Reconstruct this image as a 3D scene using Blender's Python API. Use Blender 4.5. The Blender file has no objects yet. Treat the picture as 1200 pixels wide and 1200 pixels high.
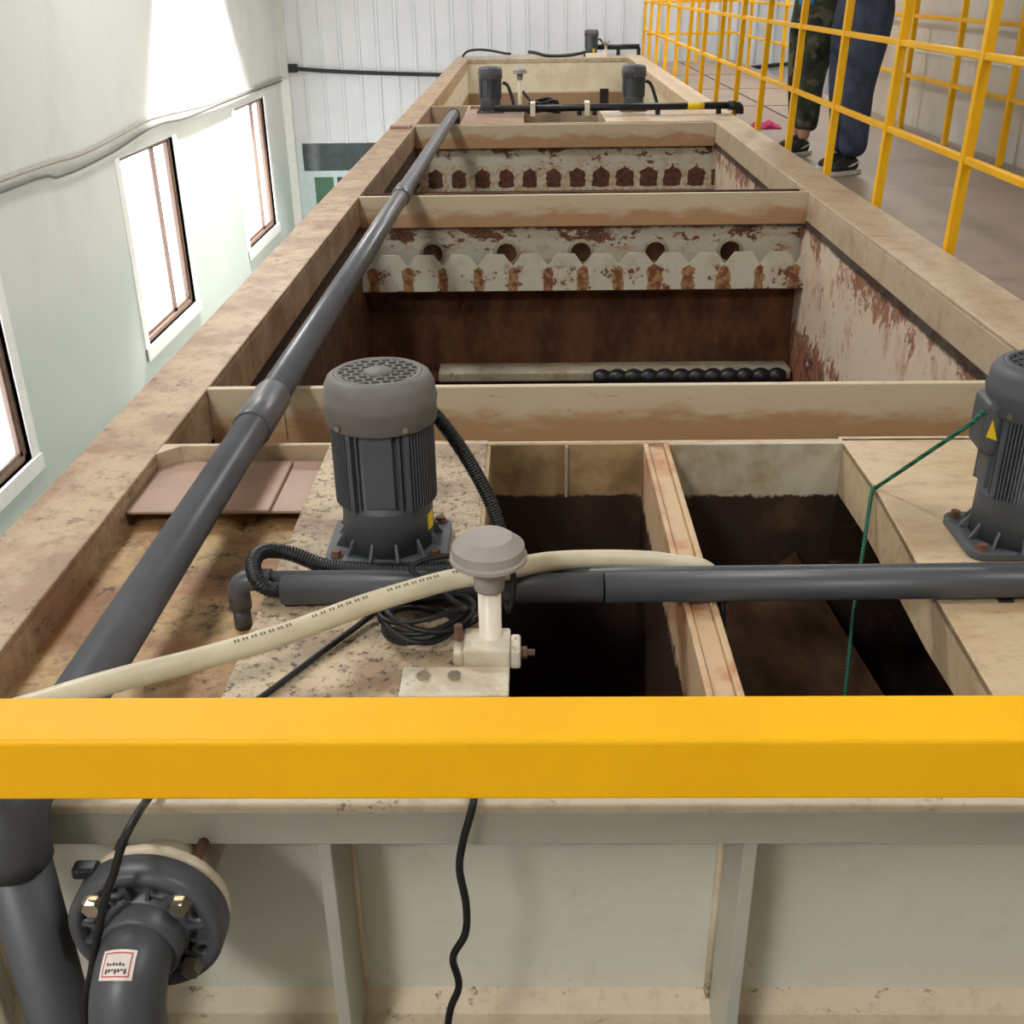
import bpy, bmesh, math, random
from mathutils import Vector, Matrix
random.seed(7)
PI = math.pi
scn = bpy.context.scene
COL = scn.collection

# ------------------------------------------------------------------ materials
def lin(c):
    return tuple((v/12.92 if v <= .04045 else ((v+.055)/1.055)**2.4) for v in [x/255. for x in c]) + (1.,)

class NT:
    def __init__(s, name, world=False):
        s.m = bpy.data.materials.new(name); s.m.use_nodes = True
        s.t = s.m.node_tree; s.n = s.t.nodes; s.l = s.t.links
        s.b = s.n['Principled BSDF']
        s.co = s.n.new('ShaderNodeNewGeometry').outputs['Position'] if world else s.n.new('ShaderNodeTexCoord').outputs['Object']
    def noise(s, scale, detail=4, rough=.6, stretch=None, off=0):
        n = s.n.new('ShaderNodeTexNoise'); n.inputs['Scale'].default_value = scale
        n.inputs['Detail'].default_value = detail; n.inputs['Roughness'].default_value = rough
        mp = s.n.new('ShaderNodeMapping'); s.l.new(s.co, mp.inputs['Vector'])
        if stretch: mp.inputs['Scale'].default_value = stretch
        mp.inputs['Location'].default_value = (off, off*.7, off*1.3)
        s.l.new(mp.outputs['Vector'], n.inputs['Vector'])
        return n.outputs[0]
    def ramp(s, v, a, b, lo=0., hi=1.):
        r = s.n.new('ShaderNodeMapRange'); r.interpolation_type = 'SMOOTHSTEP'
        r.inputs['From Min'].default_value = a; r.inputs['From Max'].default_value = b
        r.inputs['To Min'].default_value = lo; r.inputs['To Max'].default_value = hi
        s.l.new(v, r.inputs['Value']); return r.outputs[0]
    def math(s, op, a, b=None, c=None):
        n = s.n.new('ShaderNodeMath'); n.operation = op
        for i, v in enumerate((a, b, c)):
            if v is None: continue
            if isinstance(v, (int, float)): n.inputs[i].default_value = v
            else: s.l.new(v, n.inputs[i])
        return n.outputs[0]
    def axis(s, k):
        x = s.n.new('ShaderNodeSeparateXYZ'); s.l.new(s.co, x.inputs[0]); return x.outputs[k]
    def mix(s, f, a, b):
        n = s.n.new('ShaderNodeMix'); n.data_type = 'RGBA'
        for k, v in ((0, f), (6, a), (7, b)):
            if isinstance(v, (int, float)): n.inputs[k].default_value = v
            elif isinstance(v, tuple): n.inputs[k].default_value = v
            else: s.l.new(v, n.inputs[k])
        return n.outputs[2]
    def bump(s, v, st=.2, d=.005):
        n = s.n.new('ShaderNodeBump'); n.inputs['Strength'].default_value = st
        n.inputs['Distance'].default_value = d
        s.l.new(v, n.inputs['Height']); s.l.new(n.outputs[0], s.b.inputs['Normal'])
    def done(s, col, rough=.5, metal=0., spec=.5):
        if isinstance(col, tuple): s.b.inputs['Base Color'].default_value = col
        else: s.l.new(col, s.b.inputs['Base Color'])
        if isinstance(rough, (int, float)): s.b.inputs['Roughness'].default_value = rough
        else: s.l.new(rough, s.b.inputs['Roughness'])
        s.b.inputs['Metallic'].default_value = metal
        s.b.inputs['Specular IOR Level'].default_value = spec
        return s.m

def plain(name, c, rough=.5, metal=0., var=.12, scale=14., spec=.5, bump=0.):
    t = NT(name); a = lin(c); d = tuple(x*(1-var*2) for x in a[:3]) + (1.,)
    nz = t.noise(scale, 5)
    if bump: t.bump(t.noise(scale*4, 3), bump)
    return t.done(t.mix(t.ramp(nz, .35, .7), a, d), rough, metal, spec)

def dirty(name, base, mid, dark, amt=.5, spk=.5, rough=.55, stretch=None, sc=5., spsc=45., bump=.15, off=0):
    """paint with a broad brown film and small dark specks"""
    t = NT(name, True)
    n1 = t.noise(sc, 6, .65, stretch, off); n2 = t.noise(spsc, 5, .75, stretch, off+3); n3 = t.noise(sc*2.3, 5, .7, stretch, off+7)
    n4 = t.noise(sc*5, 8, .78, stretch, off+11)
    c = t.mix(t.ramp(n1, .62-.35*amt, .80-.25*amt), lin(base), lin(mid))
    md = tuple((a*.55+b*.45) for a, b in zip(mid, dark))
    c = t.mix(t.math('MULTIPLY', t.ramp(n4, .50, .66), .75*min(1, amt+.15)), c, lin(md))
    m = t.math('MULTIPLY', t.ramp(n2, .53, .60), t.ramp(n3, .64-.22*spk, .74-.22*spk))
    c = t.mix(t.math('MULTIPLY', m, .85), c, lin(dark))
    t.bump(n2, bump, .002)
    return t.done(c, rough)

M = {}
M['flange_l'] = dirty('flange paint, brown film', (192,166,134), (158,126,98), (84,62,48), .7, .55, .42)
M['flange_r'] = dirty('flange paint, right', (202,182,153), (184,158,128), (120,94,72), .5, .05, .45)
M['rim'] = dirty('front rim paint', (214,200,174), (194,172,142), (100,80,62), .25, .5, .5)
M['deck'] = dirty('pump deck paint', (202,182,150), (160,134,110), (66,54,46), .6, 1.35, .55, spsc=60., sc=6.)
M['deck_r'] = dirty('pump deck paint, right', (204,182,148), (186,156,118), (110,86,64), .45, .1, .5, (.7,1.6,1))
M['beam'] = None
def beam_mat(name, low=-.05, hi=-.11, tone=(206,190,160)):
    t = NT(name, True); z = t.axis(2)
    n = t.noise(7, 5, .6, (1,1,3)); n2 = t.noise(30, 4, .65, (.5,1,2))
    f = t.ramp(t.math('ADD', z, t.math('MULTIPLY', t.math('SUBTRACT', n, .5), .16)), low, hi)
    c = t.mix(t.math('MULTIPLY', f, .75), lin(tone), lin((168,118,72)))
    c = t.mix(t.math('MULTIPLY', t.ramp(n2, .6, .72), .4), c, lin((140,96,60)))
    t.bump(n2, .1, .002)
    return t.done(c, .5)
M['beam'] = beam_mat('crossbeam paint, rust towards its foot')
def stain_mat(name, zline, top, topmid, low, wob=.03):
    """paint above the old liquid line, dark sludge below it"""
    t = NT(name, True); z = t.axis(2)
    n = t.noise(9, 5, .6); n2 = t.noise(35, 4, .65); n3 = t.noise(5, 4, .6, None, 5)
    a = t.mix(t.ramp(n, .45, .7), lin(top), lin(topmid))
    zz = t.math('ADD', z, t.math('MULTIPLY', t.math('SUBTRACT', n2, .5), wob))
    f = t.ramp(zz, zline+.004, zline-.004)
    lo = t.mix(t.ramp(n3, .55, .75), lin(low), lin((92,66,46)))
    sp = t.math('MULTIPLY', t.ramp(n2, .62, .7), t.ramp(n3, .5, .7))
    lo = t.mix(t.math('MULTIPLY', sp, .5), lo, lin((130,104,70)))
    return t.done(t.mix(f, a, lo), .5)
M['comp_a'] = stain_mat('brown chamber paint', -.128, (176,150,110), (140,112,78), (58,42,33))
M['comp_b'] = stain_mat('grey chamber paint', -.128, (196,188,166), (170,150,118), (56,41,32))
M['divider'] = stain_mat('divider paint', -.14, (206,176,140), (182,126,84), (60,40,28), .12)
def peel_mat(name, cream=(206,190,168), rust=(122,70,48), dark=(50,32,26), thr=.5, zrust=-.6, stretch=None, topband=-.165, topr=.13):
    t = NT(name, True); z = t.axis(2)
    n = t.noise(4.5, 7, .68, stretch); n2 = t.noise(22, 5, .7, stretch, 4); n3 = t.noise(9, 5, .6, stretch, 9)
    zz = t.math('ADD', t.ramp(z, zrust-.35, zrust+.25, -.35, .12), t.ramp(z, -.40, -.17, 0., -topr))
    f = t.ramp(t.math('ADD', t.math('ADD', t.math('MULTIPLY', n, .6), t.math('MULTIPLY', n2, .4)), zz), thr-.015, thr+.015)
    rr = t.mix(t.ramp(n2, .45, .62), lin(rust), lin(dark))
    rr = t.mix(t.math('MULTIPLY', t.ramp(n3, .5, .68), .6), rr, lin((150,100,66)))
    cc = t.mix(t.ramp(n3, .5, .75), lin(cream), lin((190,150,120)))
    c = t.mix(f, rr, cc)
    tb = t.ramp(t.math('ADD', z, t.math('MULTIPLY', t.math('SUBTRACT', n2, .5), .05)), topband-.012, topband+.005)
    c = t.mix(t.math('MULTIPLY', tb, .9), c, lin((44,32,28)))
    t.bump(f, .5, .003)
    return t.done(c, .6)
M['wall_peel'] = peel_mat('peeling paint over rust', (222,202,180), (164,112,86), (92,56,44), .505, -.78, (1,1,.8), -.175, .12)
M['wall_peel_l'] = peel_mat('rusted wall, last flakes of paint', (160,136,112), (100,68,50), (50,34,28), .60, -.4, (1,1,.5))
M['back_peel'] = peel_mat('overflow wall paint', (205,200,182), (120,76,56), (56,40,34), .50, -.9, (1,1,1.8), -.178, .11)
def rustwall(name):
    t = NT(name, True); n = t.noise(6, 6, .65, (1.2,1,.6)); n2 = t.noise(40, 4, .7, (1.5,1,.5))
    c = t.mix(t.ramp(n, .35, .7), lin((76,50,35)), lin((116,78,52)))
    c = t.mix(t.math('MULTIPLY', t.ramp(n2, .6, .72), t.ramp(n, .4, .65)), c, lin((136,100,62)))
    t.bump(n2, .3, .002)
    return t.done(c, .75, 0, .25)
M['rust'] = rustwall('rusty brown steel')
def weir_mat(name, mode):
    t = NT(name, True); x = t.axis(0); z = t.axis(2); P = .1775; X0 = -.44
    u = t.math('FRACT', t.math('ADD', t.math('DIVIDE', t.math('SUBTRACT', x, X0), P), 20.5))   # .5 at a notch
    dx = t.math('MULTIPLY', t.math('ABSOLUTE', t.math('SUBTRACT', u, .5)), 2.)                # 0 notch .. 1 tooth
    n = t.noise(8, 5, .65); n2 = t.noise(28, 4, .7, None, 4); n3 = t.noise(2.7, 3, .5, None, 8)
    cc = t.mix(t.ramp(n, .45, .75), lin((206,202,184)), lin((188,172,142)))
    if mode == 0:
        k = t.math('ADD', dx, t.math('MULTIPLY', t.math('SUBTRACT', n2, .5), .7))
        k = t.math('SUBTRACT', k, t.math('MULTIPLY', t.ramp(n3, .45, .7), .25))
        k = t.math('ADD', k, t.ramp(z, -.36, -.30, 0., .9))
        f = t.ramp(k, .30, .24)
        g = t.ramp(t.math('ADD', t.math('MULTIPLY', n, .55), t.math('MULTIPLY', n2, .45)), .555, .575)
        g = t.math('MULTIPLY', g, t.ramp(z, -.32, -.36))
        c = t.mix(f, cc, t.mix(t.ramp(n2, .4, .6), lin((172,132,88)), lin((122,74,48))))
        c = t.mix(g, c, lin((122,72,50)))
    else:
        k = t.math('ADD', dx, t.math('MULTIPLY', t.math('SUBTRACT', n2, .5), .5))
        k = t.math('ADD', k, t.math('MULTIPLY', t.ramp(x, .1, .6), .12))
        k = t.math('MULTIPLY', k, t.ramp(z, -.445, -.425))
        k = t.math('SUBTRACT', k, t.ramp(z, -.335, -.285, 0, .7))
        f = t.ramp(k, .34, .42)
        c = t.mix(f, t.mix(t.ramp(n2, .4, .65), cc, lin((190,150,104))), t.mix(t.ramp(n2, .42, .6), lin((106,62,42)), lin((66,42,32))))
    return t.done(c, .55)
M['weir'] = weir_mat('overflow weir, rust runs under the notches', 0)
M['weir_b'] = weir_mat('overflow weir, rust over the teeth', 1)
M['trough'] = dirty('trough floor sludge', (190,160,112), (144,100,64), (66,48,34), .75, .8, .6, None, 5., 26., .6)
M['tray'] = plain('pinkish cover sheet', (174,142,122), .45, var=.1, scale=8)
M['far_int'] = None
def farint():
    t = NT('far tank paint, brown tide mark', True); z = t.axis(2); n = t.noise(3, 4)
    c = t.mix(t.ramp(n, .4, .7), lin((222,218,196)), lin((206,200,174)))
    f = t.ramp(t.math('ADD', z, t.math('MULTIPLY', n, .04)), -.40, -.44)
    return t.done(t.mix(f, c, lin((150,126,96))), .4)
M['far_int'] = farint()
M['front_panel'] = dirty('grey green tank paint', (212,210,196), (200,195,177), (150,142,124), .1, .02, .32, None, 2.0, 30., .04)
M['apron'] = plain('grey apron paint', (184,184,170), .35, var=.05, scale=5)
M['sludge'] = dirty('dark sludge', (46,35,28), (70,52,38), (110,88,62), .45, .35, .35, None, 5., 18., .5)
M['baffle'] = plain('stained brown sheet', (84,60,44), .8, var=.3, scale=9, spec=.15)
M['dark'] = plain('dark gap', (36,27,22), .8, var=.1)
M['ledge'] = dirty('ledge paint', (178,168,146), (150,132,106), (90,70,54), .5, .4)
M['black_plastic'] = plain('black plastic', (24,24,26), .45, var=.1)
M['cable'] = plain('black cable sheath', (22,22,24), .5, var=.1)
M['thin_grey'] = plain('grey thin cable', (96,92,88), .5, var=.1)
M['wire_white'] = plain('dusty white wire', (168,160,150), .6, var=.1)
M['pvc'] = plain('dark grey pvc', (98,99,104), .33, var=.1, scale=5)
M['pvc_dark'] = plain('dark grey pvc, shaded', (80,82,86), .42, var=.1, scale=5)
M['motor'] = plain('motor grey enamel', (84,88,93), .48, var=.07, scale=9, bump=.05)
M['motor_cover'] = plain('dusty motor fan cover', (122,118,114), .6, var=.12, scale=7)
M['motor_cover_dark'] = plain('clean motor fan cover', (84,86,92), .5, var=.06, scale=7)
M['steel'] = plain('steel bolt', (186,176,158), .3, .9, var=.1)
M['rust_bolt'] = plain('rusty bolt', (120,88,70), .7, .2, var=.2)
M['sticker'] = plain('yellow sticker', (244,208,20), .5, var=.03)
M['switch'] = plain('level switch grey', (166,156,150), .55, var=.06, scale=9)
M['switch_dk'] = plain('level switch socket grey', (152,146,140), .5, var=.05)
M['white_pipe'] = plain('white plastic pipe', (240,228,210), .35, var=.04)
M['bracket'] = dirty('cream bracket', (216,208,188), (190,172,146), (110,88,68), .4, .5)
def yellow(name, c, c2):
    t = NT(name); n = t.noise(3, 4); n2 = t.noise(60, 4, .7, (.4,1,1)); n3 = t.noise(5, 4, .6, None, 4)
    a = t.mix(t.ramp(n, .4, .7), lin(c), lin(c2))
    m = t.math('MULTIPLY', t.ramp(n2, .68, .74), t.ramp(n3, .58, .7))
    return t.done(t.mix(t.math('MULTIPLY', m, .6), a, lin((120,80,30))), .55, 0, .3)
M['yellow'] = yellow('yellow gel coat', (252,190,6), (245,180,5))
M['yellow2'] = yellow('yellow guard rail', (244,184,14), (236,174,10))
M['walk'] = dirty('walkway floor', (146,128,112), (128,112,98), (100,86,74), .3, .05, .5, None, 1.2, 20., .05)
M['ground'] = plain('workshop floor', (120,118,112), .6, var=.1, scale=2)
def wallmat(name, a, b, mint):
    t = NT(name, True); z = t.axis(2); n = t.noise(1.2, 6, .65, (1,1,.6)); n2 = t.noise(3.5, 6, .7, None, 6); n3 = t.noise(16, 4, .7, None, 2)
    c = t.mix(t.ramp(n, .4, .75), lin(a), lin(b))
    d = t.ramp(t.math('ADD', z, t.math('MULTIPLY', t.math('SUBTRACT', n, .5), 1.2)), -1.0, -2.0)
    c = t.mix(d, c, lin(mint))
    m = t.math('MULTIPLY', t.ramp(n2, .6, .75), t.ramp(n3, .5, .7))
    c = t.mix(t.math('MULTIPLY', m, .4), c, lin((150,148,142)))
    t.bump(n3, .08, .003)
    return t.done(c, .8)
M['wall_left'] = wallmat('whitewash, mint below', (216,217,215), (204,206,203), (198,208,204))
M['wall_plain'] = plain('plain white wall', (214,214,208), .8, var=.04, scale=2)
M['sheet'] = plain('white profiled sheet', (218,219,222), .4, var=.03, scale=1.5)
M['sheet_gap'] = plain('sheet lap line', (120,118,112), .6)
M['trimwhite'] = plain('white painted surround', (240,240,238), .6, var=.03)
M['bronze'] = plain('brown window frame', (128,102,88), .45, var=.12, scale=20)
M['blueframe'] = plain('pale blue frame', (206,222,224), .45, var=.05)
M['greenpanel'] = plain('green door panel', (78,120,96), .5, var=.1)
M['darkglass'] = plain('dim glass', (70,82,82), .12, var=.2, scale=3)
M['storage'] = dirty('white storage tank', (206,202,194), (194,188,178), (150,140,126), .15, .05, .35, None, 1.2, 14., .03)
M['jeans'] = plain('blue denim', (58,68,90), .85, var=.22, scale=12, bump=.1)
def camo():
    t = NT('dark camouflage cloth'); n = t.noise(9, 2, .4); n2 = t.noise(13, 2, .4, None, 5)
    c = t.mix(t.ramp(n, .5, .54), lin((48,56,44)), lin((28,32,28)))
    c = t.mix(t.ramp(n2, .56, .6), c, lin((84,84,66)))
    return t.done(c, .9)
M['camo'] = camo()
M['shirt_blue'] = plain('blue shirt', (36,120,190), .8, var=.08)
M['shirt_dark'] = plain('dark shirt', (52,56,66), .8, var=.08)
M['skin'] = plain('skin', (196,150,124), .55, var=.05)
M['hair'] = plain('black hair', (24,21,20), .6)
M['shoe'] = plain('black shoe', (26,26,28), .55)
M['sole'] = plain('white sole', (214,210,204), .6)
M['magenta'] = plain('magenta cloth', (190,30,100), .8, var=.15, scale=30)
M['rope'] = None
def ropemat():
    t = NT('green twisted rope'); w = t.n.new('ShaderNodeTexWave'); w.inputs['Scale'].default_value = 60; w.bands_direction = 'DIAGONAL'
    t.l.new(t.co, w.inputs['Vector'])
    return t.done(t.mix(w.outputs[1], lin((22,74,56)), lin((48,130,98))), .6)
M['rope'] = ropemat()
def hosemat():
    t = NT('cream water hose'); n = t.noise(6, 4)
    return t.done(t.mix(t.ramp(n, .4, .7), lin((214,204,176)), lin((196,182,150))), .4)
M['hose'] = hosemat()
M['print'] = plain('brown hose print', (120,98,78), .6)
M['paper'] = plain('white paper', (232,222,214), .6, var=.03)
M['redline'] = plain('red label border', (206,70,62), .6)
M['ink'] = plain('ink', (90,78,76), .6)
M['pane'] = None
def pane():
    m = bpy.data.materials.new('window pane'); m.use_nodes = True; nt = m.node_tree; nt.nodes.clear()
    o = nt.nodes.new('ShaderNodeOutputMaterial'); tr = nt.nodes.new('ShaderNodeBsdfTransparent'); gl = nt.nodes.new('ShaderNodeBsdfGlossy')
    gl.inputs['Roughness'].default_value = .05; mx = nt.nodes.new('ShaderNodeMixShader'); mx.inputs[0].default_value = .06
    nt.links.new(tr.outputs[0], mx.inputs[1]); nt.links.new(gl.outputs[0], mx.inputs[2]); nt.links.new(mx.outputs[0], o.inputs[0])
    return m
M['pane'] = pane()

# ------------------------------------------------------------------ mesh builder
class MB:
    def __init__(s): s.v = []; s.f = []; s.sm = []
    def add(s, vs, fs, smooth=False):
        o = len(s.v); s.v += [tuple(p) for p in vs]
        s.f += [[o+i for i in f] for f in fs]; s.sm += [smooth]*len(fs); return s
    def box(s, x0, x1, y0, y1, z0, z1, mat=None):
        vs = [(x,y,z) for z in (z0,z1) for y in (y0,y1) for x in (x0,x1)]
        if mat is not None: vs = [mat @ Vector(p) for p in vs]
        return s.add(vs, [(0,2,3,1),(4,5,7,6),(0,1,5,4),(2,6,7,3),(0,4,6,2),(1,3,7,5)])
    def prism(s, poly, axis, a, b):
        """poly in the two other axes (cyclic order), extruded along axis from a to b"""
        n = len(poly)
        def p(u, w, t): return {0:(t,u,w), 1:(u,t,w), 2:(u,w,t)}[axis]
        vs = [p(u,w,a) for u,w in poly] + [p(u,w,b) for u,w in poly]
        fs = [tuple(range(n-1,-1,-1)), tuple(range(n,2*n))] + [(i,(i+1)%n,n+(i+1)%n,n+i) for i in range(n)]
        return s.add(vs, fs)
    def lathe(s, prof, c=(0,0,0), n=32, axis='Z', smooth=True, caps=True):
        """prof: list of (r, h) along the axis"""
        vs = []; fs = []
        for r, h in prof:
            for k in range(n):
                a = 2*PI*k/n; x, y = r*math.cos(a), r*math.sin(a)
                vs.append({'Z':(c[0]+x,c[1]+y,c[2]+h),'Y':(c[0]+x,c[1]+h,c[2]+y),'X':(c[0]+h,c[1]+x,c[2]+y)}[axis])
        for i in range(len(prof)-1):
            for k in range(n): fs.append((i*n+k, i*n+(k+1)%n, (i+1)*n+(k+1)%n, (i+1)*n+k))
        s.add(vs, fs, smooth)
        if caps:
            o = len(s.v)-len(vs)
            s.f += [[o+k for k in range(n-1,-1,-1)], [o+(len(prof)-1)*n+k for k in range(n)]]; s.sm += [False, False]
        return s
    def tube(s, pts, r, n=12, caps=True, wave=None):
        pts = [Vector(p) for p in pts]; vs = []; fs = []; N = len(pts)
        t0 = (pts[1]-pts[0]).normalized(); up = Vector((0,0,1)) if abs(t0.z) < .9 else Vector((0,1,0))
        u = t0.cross(up).normalized(); w = u.cross(t0)
        for i, p in enumerate(pts):
            t = (pts[min(i+1,N-1)]-pts[max(i-1,0)]).normalized()
            u = (u - t*u.dot(t)).normalized(); w = t.cross(u)
            rr = r[i] if isinstance(r, (list,tuple)) else r
            for k in range(n):
                a = 2*PI*k/n; vs.append(p + u*rr*math.cos(a) + w*rr*math.sin(a))
        for i in range(N-1):
            for k in range(n): fs.append((i*n+k, i*n+(k+1)%n, (i+1)*n+(k+1)%n, (i+1)*n+k))
        s.add(vs, fs, True)
        if caps:
            o = len(s.v)-len(vs)
            s.f += [[o+k for k in range(n-1,-1,-1)], [o+(N-1)*n+k for k in range(n)]]; s.sm += [False, False]
        return s
    def build(s, name, mat, parent=None, bevel=0., seg=2, label=None, mods=None):
        me = bpy.data.meshes.new(name)
        vs = s.v
        if parent is not None:
            o = parent; L = Vector((0,0,0))
            while o is not None: L = L + o.location; o = o.parent
            vs = [tuple(Vector(p)-L) for p in vs]
        me.from_pydata(vs, [], s.f)
        bm = bmesh.new(); bm.from_mesh(me); bmesh.ops.recalc_face_normals(bm, faces=bm.faces); bm.to_mesh(me); bm.free()
        me.polygons.foreach_set('use_smooth', s.sm if len(s.sm) == len(me.polygons) else [False]*len(me.polygons))
        me.materials.append(mat); me.update()
        ob = bpy.data.objects.new(name, me); COL.objects.link(ob)
        if parent is not None: ob.parent = parent
        if bevel:
            b = ob.modifiers.new('bevel', 'BEVEL'); b.width = bevel; b.segments = seg; b.limit_method = 'ANGLE'; b.angle_limit = math.radians(40)
        if label: ob['label'] = label
        return ob

def spline(pts, k=8):
    P = [Vector(p) for p in pts]; out = []
    for i in range(len(P)-1):
        p0 = P[max(i-1,0)]; p1 = P[i]; p2 = P[i+1]; p3 = P[min(i+2,len(P)-1)]
        for j in range(k):
            t = j/k
            out.append(.5*((2*p1)+(p2-p0)*t+(2*p0-5*p1+4*p2-p3)*t*t+(3*p1-p0-3*p2+p3)*t**3))
    out.append(P[-1]); return out

def tag(o, label, cat, group=None):
    o['label'] = label; o['category'] = cat
    if group: o['group'] = group
    return o
def thing(name, label, cat, loc=(0,0,0), group=None):
    o = bpy.data.objects.new(name, None); COL.objects.link(o); o.location = loc
    o.empty_display_size = .1
    return tag(o, label, cat, group)
def struct(mb, name, mat, parent=None, bevel=0.):
    o = mb.build(name, mat, parent, bevel)
    if parent is None: o['kind'] = 'structure'
    return o
def dup(root, loc, rotz=0., label=None):
    r = root.copy(); COL.objects.link(r); r.location = loc; r.rotation_euler = (0,0,rotz)
    if label: r['label'] = label
    for ch in list(root.children):
        c = ch.copy(); COL.objects.link(c); c.parent = r
        for g in list(ch.children):
            d = g.copy(); COL.objects.link(d); d.parent = c
    return r

# ------------------------------------------------------------------ camera
H = .95
pitch, roll, yaw = math.radians(26.2), .015, math.radians(-1.15462)
fw = Vector((math.sin(yaw)*math.cos(pitch), math.cos(yaw)*math.cos(pitch), -math.sin(pitch)))
r0 = Vector((math.cos(yaw), -math.sin(yaw), 0)); u0 = r0.cross(fw)
r_ = r0*math.cos(roll) - u0*math.sin(roll); u_ = r0*math.sin(roll) + u0*math.cos(roll)
cam = bpy.data.cameras.new('camera'); co = bpy.data.objects.new('camera', cam); COL.objects.link(co)
Mx = Matrix((r_, u_, -fw)).transposed().to_4x4(); Mx.translation = (0,0,H); co.matrix_world = Mx
cam.sensor_width = 36; cam.sensor_fit = 'HORIZONTAL'; cam.lens = 36*1260/1200; cam.clip_start = .02; cam.clip_end = 200
scn.camera = co

# ------------------------------------------------------------------ the hall
GZ = -3.3; WX = -4.0; WY = 18.7; TOP = 4.6; BX = 8.0; BY = -5.0
wins = [(6.12,7.87),(10.85,12.6),(15.42,17.2)]; WZ0, WZ1 = -2.42, -.54
WT = .2
w = MB()
ys = [BY] + [v for a in wins for v in a] + [WY]
for i in range(0, len(ys), 2): w.box(WX-WT, WX, ys[i], ys[i+1], GZ, TOP)
for a, b in wins: w.box(WX-WT, WX, a, b, GZ, WZ0); w.box(WX-WT, WX, a, b, WZ1, TOP)
struct(w, 'wall_left', M['wall_left'])
for k, (a, b) in enumerate(wins):
    e = bpy.data.objects.new('window_%d' % (k+1), None); COL.objects.link(e); e.location = (WX, (a+b)/2, WZ0); e['kind'] = 'structure'
    t = .13   # white surround, standing proud of the plaster
    s = MB()
    s.box(WX-.06, WX+.012, a-t, a, WZ0-t, WZ1+.02).box(WX-.06, WX+.012, b, b+t, WZ0-t, WZ1+.02)
    s.box(WX-.06, WX+.03, a-t, b+t, WZ0-t, WZ0)
    s.build('window_surround', M['trimwhite'], e)
    fx0, fx1 = WX-.1, WX-.03; q = .05
    f = MB()
    f.box(fx0, fx1, a, a+q, WZ0, WZ1).box(fx0, fx1, b-q, b, WZ0, WZ1).box(fx0, fx1, a, b, WZ0, WZ0+q).box(fx0, fx1, a, b, WZ1-q*.6, WZ1)
    f.build('window_frame', M['bronze'], e, .004)
    mid = a + (b-a)*.68
    sa = MB()   # sliding sash
    for y0, y1, x in ((a+q, mid, WX-.075), (mid-.03, b-q, WX-.055)):
        d = .035
        sa.box(x-.012, x+.012, y0, y0+d, WZ0+q, WZ1-q*.6).box(x-.012, x+.012, y1-d, y1, WZ0+q, WZ1-q*.6)
        sa.box(x-.012, x+.012, y0, y1, WZ0+q, WZ0+q+d).box(x-.012, x+.012, y0, y1, WZ1-q*.6-d*.5, WZ1-q*.6)
    sa.build('window_sash', M['bronze'], e)
    MB().box(WX-.078, WX-.074, a+q, b-q, WZ0+q, WZ1-q*.6).build('window_pane', M['pane'], e)
# far wall: profiled sheet with a rib every 0.3 m
w = MB(); pts = []
x = -3.87
while x < BX:
    pts += [(x, WY), (x+.225, WY), (x+.235, WY-.028), (x+.272, WY-.028), (x+.282, WY)]; x += .3
pts.append((BX, WY)); n = len(pts)
w.add([(p[0], p[1], -1.4) for p in pts] + [(p[0], p[1], TOP) for p in pts], [(i, i+1, n+i+1, n+i) for i in range(n-1)])
w.box(-3.87, BX, WY+.002, WY+.06, -1.4, TOP)
struct(w, 'wall_far', M['sheet'])
struct(MB().box(-1.0, BX, WY+.005, WY+.08, GZ, -1.4), 'wall_far_base', M['wall_plain'])
struct(MB().box(WX, -3.87, WY-.12, WY+.06, GZ, TOP), 'trim_1', M['wall_plain'])
struct(MB().box(WX, -3.87, WY-.16, WY-.121, GZ, -.4), 'trim_2', M['trimwhite'])
struct(MB().box(WX-WT, BX, BY, WY+1.2, GZ-.1, GZ), 'floor', M['ground'])
struct(MB().box(BX, BX+.1, BY, WY+.1, GZ, TOP), 'wall_right', M['wall_plain'])
struct(MB().box(WX-WT, BX+.1, BY-.1, BY, GZ, TOP), 'wall_back', M['wall_plain'])
struct(MB().box(WX-WT, BX+.1, BY-.1, WY+.1, TOP, TOP+.1), 'ceiling', M['wall_plain'])
# glazed partition under the sheet, far left
e = bpy.data.objects.new('window_4', None); COL.objects.link(e); e.location = (-2.4, WY, -2.4); e['kind'] = 'structure'
f = MB()
f.box(-3.87, -3.78, WY-.03, WY+.05, GZ, -1.4).box(-3.78, -1.0, WY-.03, WY+.05, -1.94, -1.84).box(-3.79, -3.62, WY-.02, WY+.04, GZ, -1.94)
f.box(-3.30, -3.24, WY-.02, WY+.04, GZ, -1.94).box(-2.95, -2.90, WY-.02, WY+.04, GZ, -1.94).box(-2.2, -2.14, WY-.02, WY+.04, GZ, -1.94)
f.build('window_frame', M['blueframe'], e)
MB().box(-3.78, -1.0, WY, WY+.02, -1.84, -1.4).build('transom_pane', M['darkglass'], e)
MB().box(-3.62, -3.30, WY, WY+.02, GZ, -1.94).build('green_panel', M['greenpanel'], e)
MB().box(-3.24, -1.0, WY, WY+.02, GZ, -1.94).build('lower_pane', M['darkglass'], e)

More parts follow.
